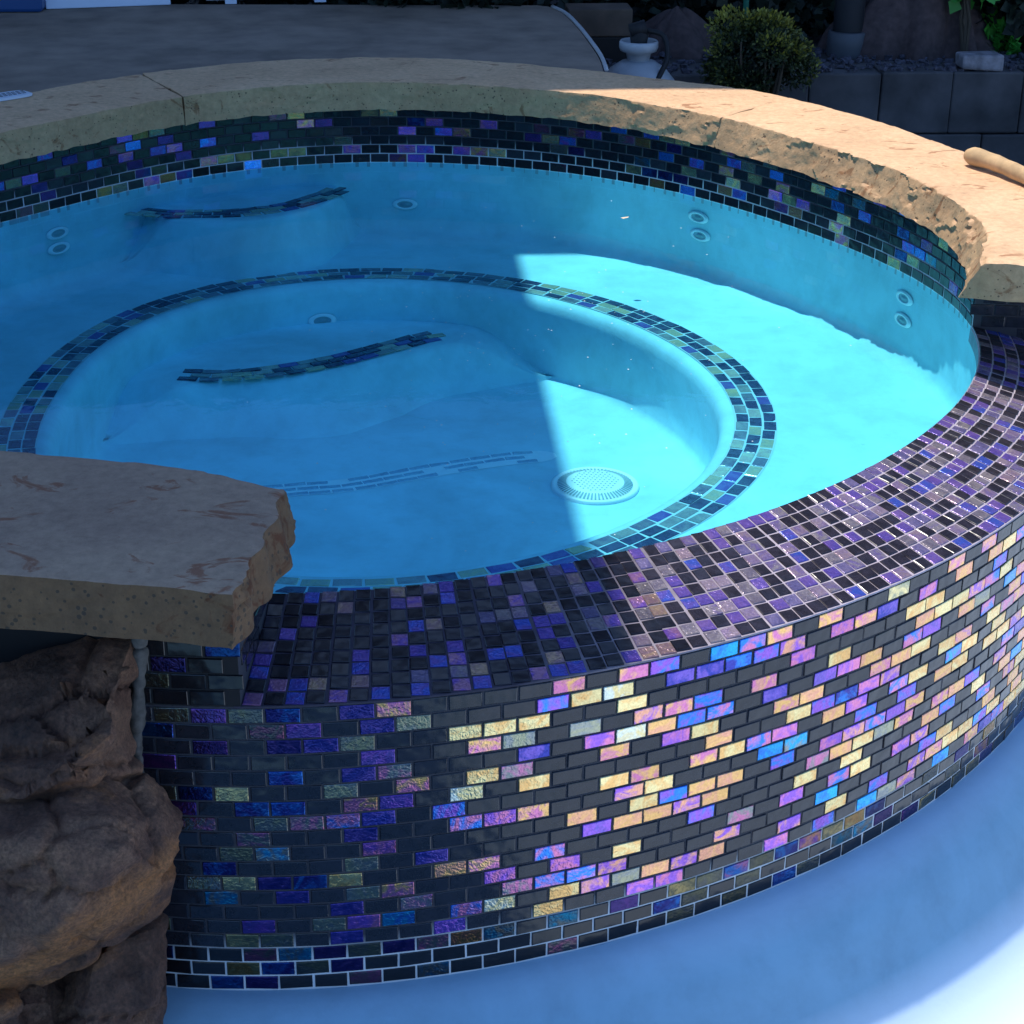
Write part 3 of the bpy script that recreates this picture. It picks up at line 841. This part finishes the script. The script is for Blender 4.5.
board(46, 9.5, 171, 5.0, 'white board leaning beside the blue storage box')
board(206, 4.2, 330, 1.6, 'white board raised on small feet, right of the other white board', feet=True)

# white slotted plate lying on the coping at the left edge
c = at_z(4, 97, ZC+.004); Vv = []; Ff = []
t = tag(empty('slotted_plate', (c.x-.01, c.y, ZC+.001)), 'white slotted plastic plate lying on the coping at the left', 'plate')
t.rotation_euler = (0, 0, D(40))
n = 40; L_ = .085; Wd = .036
ring = []
for i in range(n):
    a = 2*pi*i/n; x = math.copysign(abs(cos(a))**.45, cos(a))*L_; y = math.copysign(abs(sin(a))**.45, sin(a))*Wd; ring.append((x, y))
V = [(x, y, 0) for x, y in ring]+[(x, y, .005) for x, y in ring]+[(x*.94, y*.88, .007) for x, y in ring]
F = [(i, (i+1) % n, (i+1) % n+n, i+n) for i in range(n)]+[(i+n, (i+1) % n+n, (i+1) % n+2*n, i+2*n) for i in range(n)]+[[2*n+i for i in range(n)]]
link('plate', V, F, simple('white_plate', (.6, .66, .74), .4), t)
V = []; F = []
for r in (-1, 0, 1):
    for k in range(-5, 6): box_vf(V, F, (k*.0135+.004*r, r*.014, .0072), (.0048, .002, .0006))
link('slot', V, F, M_dark, t)

# driftwood stick at the right edge
a = at_z(968, 155, ZC+.022); b = at_z(1045, 182, ZC+.022)
V = []; F = []
d = b-a; pts = []
for i in range(26):
    u = i/25; p = a+d*u*1.5; sd = Vector((-d.y, d.x, 0)).normalized()
    p += sd*(.006*sin(u*6)); p.z = ZC+.022+.002*sin(u*9); pts.append(p)
rr = [(.019+.0015*sin(i*.5)+.003*noise.noise(Vector((i*.35, 0, 0))))*(.75 if i == 0 else 1) for i in range(26)]
tube(V, F, pts, rr, 14)
tag(link('driftwood_stick', V, F, simple('pale_driftwood', (.52, .34, .17), .8, 0, 18, .3, .5, .004), None, True), 'pale brown stick lying on the sunlit coping', 'stick')

# ------------------------------------------------------------------ retaining wall behind right
WY = 2.40
M_block = simple('concrete_block', (.075, .07, .072), .9, 0, 6, .5, .6, .004)
V = []; F = []
x = .72; zt0 = .028
bw = .250
k = 0
while x < 5.2:
    for r in range(2):
        zc_ = zt0-.107-r*.216
        xx = x+(bw/2 if r else 0)
        box_vf(V, F, (xx+bw/2, WY+.10+random.uniform(-.003, .003), zc_+random.uniform(-.002, .002)), (bw/2-.0012, .10, .1055), 0, .0015)
    x += bw; k += 1
rw = tag(bevel(link('retaining_wall', V, F, M_block), .006), 'low grey concrete block wall behind the coping at upper right', 'wall')
struct(link('planting_bed', [(.68, WY+.06, zt0-.02), (40, WY+.06, zt0-.02), (40, 60, .1), (.68, 60, .1), (.68, WY+.06, -.4), (.68, 60, -.4)], [(0, 1, 2, 3), (0, 3, 5, 4)], M_soil))
# mulch crumbs on the wall's top edge
V = []; F = []
for i in range(1600):
    px = random.uniform(.76, 5.0); py = WY+.02+random.random()**1.5*.5; s = random.uniform(.004, .013)
    box_vf(V, F, (px, py, (zt0 if py < WY+.2 else zt0-.015)+s*.4), (s, s*.7, s*.5), random.random()*3, s*.4)
g = link('mulch', V, F, simple('mulch_chips', (.07, .065, .085), .9, 0, 60, .6)); g['kind'] = 'stuff'; tag(g, 'loose mulch and gravel along the top of the block wall', 'mulch')

# ------------------------------------------------------------------ small tank with collar
tc = at_y(638, 67, 2.02); tx = tc.x; zt1 = tc.z
t = tag(empty('gas_tank', (tx, 2.02, -.31)), 'small white gas tank with a ring collar and a black valve behind the coping', 'gas tank')
M_tank = simple('tank_paint', (.34, .36, .38), .45, 0, 9, .2)
H = zt1+.31
V, F = lathe([(.0005, 0), (.09, .0), (.118, .03), (.128, .06), (.128, H-.085), (.118, H-.04), (.09, H-.006), (.055, H+.018), (.03, H+.024), (.0005, H+.024)], 40)
link('body', V, F, M_tank, t, True)
V, F = lathe([(.034, H+.02), (.040, H+.045), (.058, H+.052), (.062, H+.062), (.062, H+.078), (.058, H+.084), (.054, H+.078), (.054, H+.064), (.036, H+.055), (.030, H+.03)], 36)
link('collar', V, F, M_tank, t, True)
V = []; F = []; tube(V, F, [(0, 0, H+.02), (0, 0, H+.06), (.0, 0, H+.10), (.002, 0, H+.13)], [.022, .024, .03, .018], 14)
tube(V, F, [(-.03, 0, H+.112), (.02, 0, H+.125)], [.022, .024], 12)
link('valve', V, F, M_black, t, True)
V = []; F = []; tube(V, F, spline([(.02, 0, H+.115), (.075, -.02, H+.10), (.085, -.05, H+.04), (.06, -.075, H-.01), (.035, -.10, H-.05), (.05, -.14, H-.15)], 30), .0085, 8)
link('hose', V, F, M_black, t, True)

# timber blocks
zs = zt0-.02
M_timber = simple('old_timber', (.10, .065, .045), .85, 0, 10, .35, .5, .004)
YT = 2.66
a = at_y(568, 37, YT); b = at_y(632, 37, YT); top = at_y(600, 9.5, YT).z; hh = (top-zs)/2
for q, (m_, lb) in enumerate(((simple('dark_timber', (.02, .016, .014), .9), 'dark lower timber block half hidden behind the end of the patio'), (M_timber, 'brown timber block lying on the dark one behind the end of the patio'))):
    z0 = zs if q == 0 else a.z; z1_ = a.z-.002 if q == 0 else top
    V = []; F = []; box_vf(V, F, ((a.x+b.x)/2, YT+.07, (z0+z1_)/2), ((b.x-a.x)/2, .07, (z1_-z0)/2))
    tag(bevel(link('timber_block', V, F, m_), .004), lb, 'timber', 'timber blocks')

# stone on the wall
a = at_z(963, 72, zt0); b = at_z(1006, 75, zt0)
V = []; F = []; box_vf(V, F, (0, 0, .026), ((b-a).length/2, .05, .026), 0, .006)
t = link('stone_chunk', V, F, simple('pale_rubble', (.22, .2, .21), .9, 0, 25, .5, .8, .006)); t.location = ((a.x+b.x)/2, a.y+.05, zt0+.003); bevel(t, .008)
tag(t, 'rough pale stone chunk sitting on the block wall', 'stone')

# black post in a grey sleeve
c = at_z(849, 58, zs)
t = tag(empty('post', (c.x, c.y+.05, zs)), 'black round post standing in a grey collar behind the block wall', 'post')
V, F = lathe([(.070, 0), (.072, .04), (.07, .085), (.062, .09), (.058, .08)], 28); link('collar', V, F, simple('grey_collar', (.07, .075, .085), .6), t, True)
V, F = lathe([(.055, .0), (.052, .7), (.0005, .7)], 28); link('shaft', V, F, M_black, t, True)

# burlap heaps
M_burlap = simple('brown_burlap', (.075, .048, .045), .95, 0, 40, .3, .6, .004)
def drape(name, c, rx, rz, ry, label, seed, m=M_burlap, folds=9):
    V = []; F = []; nu, nv = 96, 30
    for j in range(nv+1):
        v = j/nv
        for i in range(nu):
            a = 2*pi*i/nu
            fold = .30*(abs(sin(a*folds*.5+2*noise.noise(Vector((a*1.5, v*.5, seed)))))-.5)*(1-v*.2)+.18*noise.noise(Vector((cos(a)*1.5, sin(a)*1.5, v*2+seed)))
            r = (.10+.92*(1-v)**.75)*(1+fold)
            V.append((c[0]+rx*r*cos(a), c[1]+ry*r*sin(a), c[2]+rz*v*(1+.1*noise.noise(Vector((a, seed, v))))))
    for j in range(nv):
        for i in range(nu): F.append((j*nu+i, j*nu+(i+1) % nu, (j+1)*nu+(i+1) % nu, (j+1)*nu+i))
    F.append([nv*nu+i for i in range(nu)])
    return tag(link(name, V, F, m, None, True), label, 'burlap', None)
c = at_z(930, 62, zs); drape('burlap_cover', (c.x, c.y+.24, zs-.01), .30, .42, .22, 'large brown burlap gathered to a peak beside the green leaves', 2)
c = at_z(685, 62, zs); drape('burlap_cover', (c.x, c.y+.22, zs-.02), .22, .17, .16, 'low brown burlap heap left of the golden shrub', 5, folds=7)

# ------------------------------------------------------------------ foliage
def leaf_mat(name, a, b, c):
    m, nt, N, L, bb = mat(name)
    at_ = N.new('ShaderNodeAttribute'); at_.attribute_name = 'tint'
    L.new(ramp(N, L, at_.outputs['Fac'], [(.0, a), (.55, b), (1, c)]), bb.inputs['Base Color']); bb.inputs['Roughness'].default_value = .6
    return m
def foliage(name, parent, cen, rx, ry, rz, n, size, m, seed, lumps=14, aspect=.4):
    rnd = random.Random(seed); V = []; F = []; A = []
    L_ = []
    for i in range(lumps):
        v = Vector((rnd.gauss(0, 1), rnd.gauss(0, 1), rnd.gauss(0, 1))).normalized(); L_.append((v*rnd.uniform(.45, .8), rnd.uniform(.28, .42)))
    for i in range(n):
        lc, lr = L_[i % lumps]
        v = Vector((rnd.gauss(0, 1), rnd.gauss(0, 1), rnd.gauss(0, 1))).normalized()
        q = lc+v*lr*rnd.uniform(.55, 1.05)
        p = Vector((cen[0]+q.x*rx, cen[1]+q.y*ry, cen[2]+q.z*rz))
        d = (v+Vector((rnd.gauss(0, .5), rnd.gauss(0, .5), rnd.gauss(.3, .5)))).normalized()
        s = d.cross(Vector((rnd.gauss(0, 1), rnd.gauss(0, 1), rnd.gauss(0, 1)))).normalized()
        sz = size*rnd.uniform(.6, 1.3)
        k = len(V); V += [p-s*sz*aspect*.5, p+d*sz*.5-s*sz*aspect, p+d*sz, p+d*sz*.5+s*sz*aspect]
        F.append((k, k+1, k+2, k+3))
        tone = min(1, max(0, .35+.4*(q.length-.7)+.25*q.z+.25*(v.dot(lc.normalized()))+rnd.gauss(0, .12))); A += [(tone, tone, tone, 1)]*4
    return link(name, V, F, m, parent, cols={'tint': A})
def bush(name, cen, r, n, size, m, label, cat, seed, trunk_z, lumps=14, aspect=.4):
    t = tag(empty(name, (cen[0], cen[1], trunk_z)), label, cat)
    fo = foliage('foliage', None, cen, r[0], r[1], r[2], n, size, m, seed, lumps, aspect); setp(fo, t)
    V = []; F = []; rnd = random.Random(seed+1)
    for i in range(6):
        e = Vector((cen[0]+rnd.uniform(-.5, .5)*r[0], cen[1]+rnd.uniform(-.5, .5)*r[1], cen[2]+rnd.uniform(0, .5)*r[2]))
        b0 = Vector((cen[0]+rnd.uniform(-.01, .01), cen[1], trunk_z)); tube(V, F, [b0, b0.lerp(e, .5)+Vector((rnd.uniform(-.02, .02), 0, .01)), e], [.010, .007, .003], 6)
    setp(link('stem', V, F, simple('bark', (.06, .045, .03), .9)), t)
    return t
M_gold = leaf_mat('golden_cypress', (.004, .010, .004), (.03, .045, .007), (.26, .24, .025))
c = at_y(757, 56, 2.05)
bush('shrub', (c.x, 2.05, c.z-.012), (.185, .15, .158), 20000, .015, M_gold, 'round dwarf shrub with golden green tips behind the coping', 'shrub', 4, -.31, 34, .26)
c = at_y(800, 72, 1.95)
M_dkleaf = leaf_mat('dark_leaf', (.003, .007, .005), (.012, .022, .012), (.035, .05, .025))
M_bright = leaf_mat('bright_leaf', (.03, .16, .02), (.07, .38, .04), (.14, .62, .08))
c = at_y(972, -12, 2.70); 
bush('leafy_plant', (c.x, 2.70, c.z), (.085, .06, .075), 130, .055, M_bright, 'bright green large leaved plant behind the burlap at upper right', 'plant', 8, zs, 9, .4)
c = at_y(1000, 40, 2.8)
bush('leafy_plant', (c.x+.0, 2.82, c.z-.0), (.05, .06, .12), 260, .05, M_bright, 'small light green sprig beside the stone chunk', 'plant', 9, zs, 9, .4)
# dark planting across the back
spots = [(650, -6, 3.3, .34, 'dark leafy bush behind the white tank'), (730, -8, 3.2, .38, 'dark bush behind the golden shrub'), (775, -14, 3.3, .26, 'dark bush left of the black post'),
         (900, -10, 3.4, .42, 'dark bush behind the large burlap'), (1040, 30, 2.85, .30, 'dark bush at the right edge beyond the stone chunk'), (1090, -10, 3.4, .5, 'tall dark bush beyond the right edge of the wall'),
         (480, -28, 2.95, .36, 'dark bush beyond the middle of the patio'), (390, -24, 2.95, .3, 'dark bush beyond the patio right of the white boards'), (250, -45, 3.4, .5, 'dark bush behind the white boards')]
for i, (x, y, Y, r, lb) in enumerate(spots):
    c = at_y(x, y, Y); zg = zs if x > 560 else -.31
    b_ = bush('dark_bush', (c.x, Y, c.z+.02), (r, r*.8, r), 2600, .055, M_dkleaf, lb, 'bush', 40+i, zg, 18, .4)
    b_['group'] = 'dark bushes behind the patio and wall'
# green stake behind the shrub
a = at_y(745, 14, 2.5)
V = []; F = []; tube(V, F, [(a.x, 2.5, zs), (a.x+.004, 2.5, zs+.6)], .010, 8)
tag(link('garden_stake', V, F, simple('green_plastic', (.01, .12, .08), .5), None, True), 'thin green stake rising behind the golden shrub', 'stake')
# specks of dust floating on the water
V = []; F = []
for i in range(170):
    c = at_z(random.gauss(520, 120), random.gauss(330, 80), .0015)
    if hypot(c.x, c.y) > out(atan2(c.y, c.x))-.05: continue
    q = random.uniform(.0008, .0022); k = len(V); V += [(c.x-q, c.y, .0012), (c.x, c.y-q, .0016), (c.x+q, c.y, .0012), (c.x, c.y+q, .0018)]; F.append((k, k+1, k+2, k+3))
g = link('dust', V, F, simple('pale_dust', (.7, .7, .65), .8)); g['kind'] = 'stuff'; tag(g, 'pale specks of dust floating on the water', 'dust')
# floating petal
c = at_z(623, 218, .002)
V = [(0, -.006, 0), (.012, -.004, .002), (.016, .002, .003), (.006, .006, .001), (-.006, .003, .0)]
t = link('petal', V, [(0, 1, 2, 3, 4)], simple('dry_petal', (.75, .6, .4), .7)); t.location = c; tag(t, 'tiny dry petal floating on the water', 'petal')

# ------------------------------------------------------------------ out-of-frame fence, added to darken the water's reflections
t = tag(empty('added_reflection_fence', (0, 6.4, -.3)), 'unseen dark fence far behind the planting, added to darken the reflections', 'fence')
V = []; F = []
for i in range(90): box_vf(V, F, (-9+i*.2, .012*(i % 2), 1.3+.2), (.105, .006, 1.5))
link('reflection_fence_panel', V, F, simple('reflection_fence_dark', (.035, .035, .03), .8, 0, 5, .4), t)
for i in range(8):
    V = []; F = []; box_vf(V, F, (-8.8+i*2.5, .065, 1.45), (.05, .05, 1.5)); link('post', V, F, simple('reflection_fence_post', (.04, .035, .03), .8), t)

# ------------------------------------------------------------------ out-of-frame roof, added to throw the shade
TX, TY = -.165, .19             # plan shift towards the sun per metre of height
HR = 4.2
xl = .322+TX*HR; yl = 1.19+TY*(HR-.232)
t = tag(empty('added_shade_roof', (-5, 4, -.3)), 'unseen tall roof on posts, added to shade the left and far sides', 'roof')
V = [(-5.5, -1.9, HR), (xl, -1.9, HR), (xl, yl, HR), (5.5, yl, HR), (5.5, 6.2, HR), (-5.5, 6.2, HR)]
V += [(x, y, z+.12) for x, y, z in V]
F = [list(range(6))[::-1], [6+i for i in range(6)]]+[(i, (i+1) % 6, (i+1) % 6+6, i+6) for i in range(6)]
setp(link('shade_roof_panel', V, F, simple('shade_roof_underside', (.12, .11, .10), .8, 0, 3, .1)), t)
for (x, y) in ((-5.3, 5.9), (5.3, 5.9), (-5.3, -1.6), (5.3, 3.4), (-5.3, 2)):
    V = []; F = []; box_vf(V, F, (x, y, (HR-.4)/2), (.08, .08, (HR+.4)/2-.001)); setp(link('post', V, F, M_black), t)

# ------------------------------------------------------------------ light
w = bpy.data.worlds.new('World'); sc.world = w; w.use_nodes = True
nt = w.node_tree; bg = nt.nodes['Background']; sky = nt.nodes.new('ShaderNodeTexSky'); sky.sky_type = 'NISHITA'
sd = Vector((TX, TY, 1)).normalized(); el = math.asin(sd.z)
sky.sun_disc = False; sky.sun_elevation = el; sky.sun_rotation = atan2(sd.x, sd.y)
mx = nt.nodes.new('ShaderNodeMix'); mx.data_type = 'RGBA'; mx.blend_type = 'MULTIPLY'; mx.inputs[0].default_value = 1; mx.clamp_result = False
mx.inputs[7].default_value = (.85, 1.22, 1.7, 1)
nt.links.new(sky.outputs[0], mx.inputs[6]); nt.links.new(mx.outputs[2], bg.inputs[0]); bg.inputs[1].default_value = .15
s = bpy.data.lights.new('sun', 'SUN'); s.energy = 5; s.angle = radians(.53); s.color = (1, .93, .82)
so = bpy.data.objects.new('sun', s); C.objects.link(so); so.rotation_euler = sd.to_track_quat('Z', 'Y').to_euler(); so.location = (0, 0, 8)

sc.view_settings.view_transform = 'Standard'; sc.view_settings.look = 'None'; sc.view_settings.exposure = 0; sc.view_settings.gamma = 1
sc.cycles.max_bounces = 10; sc.cycles.transparent_max_bounces = 12; sc.cycles.caustics_reflective = True
sc.cycles.use_denoising = True
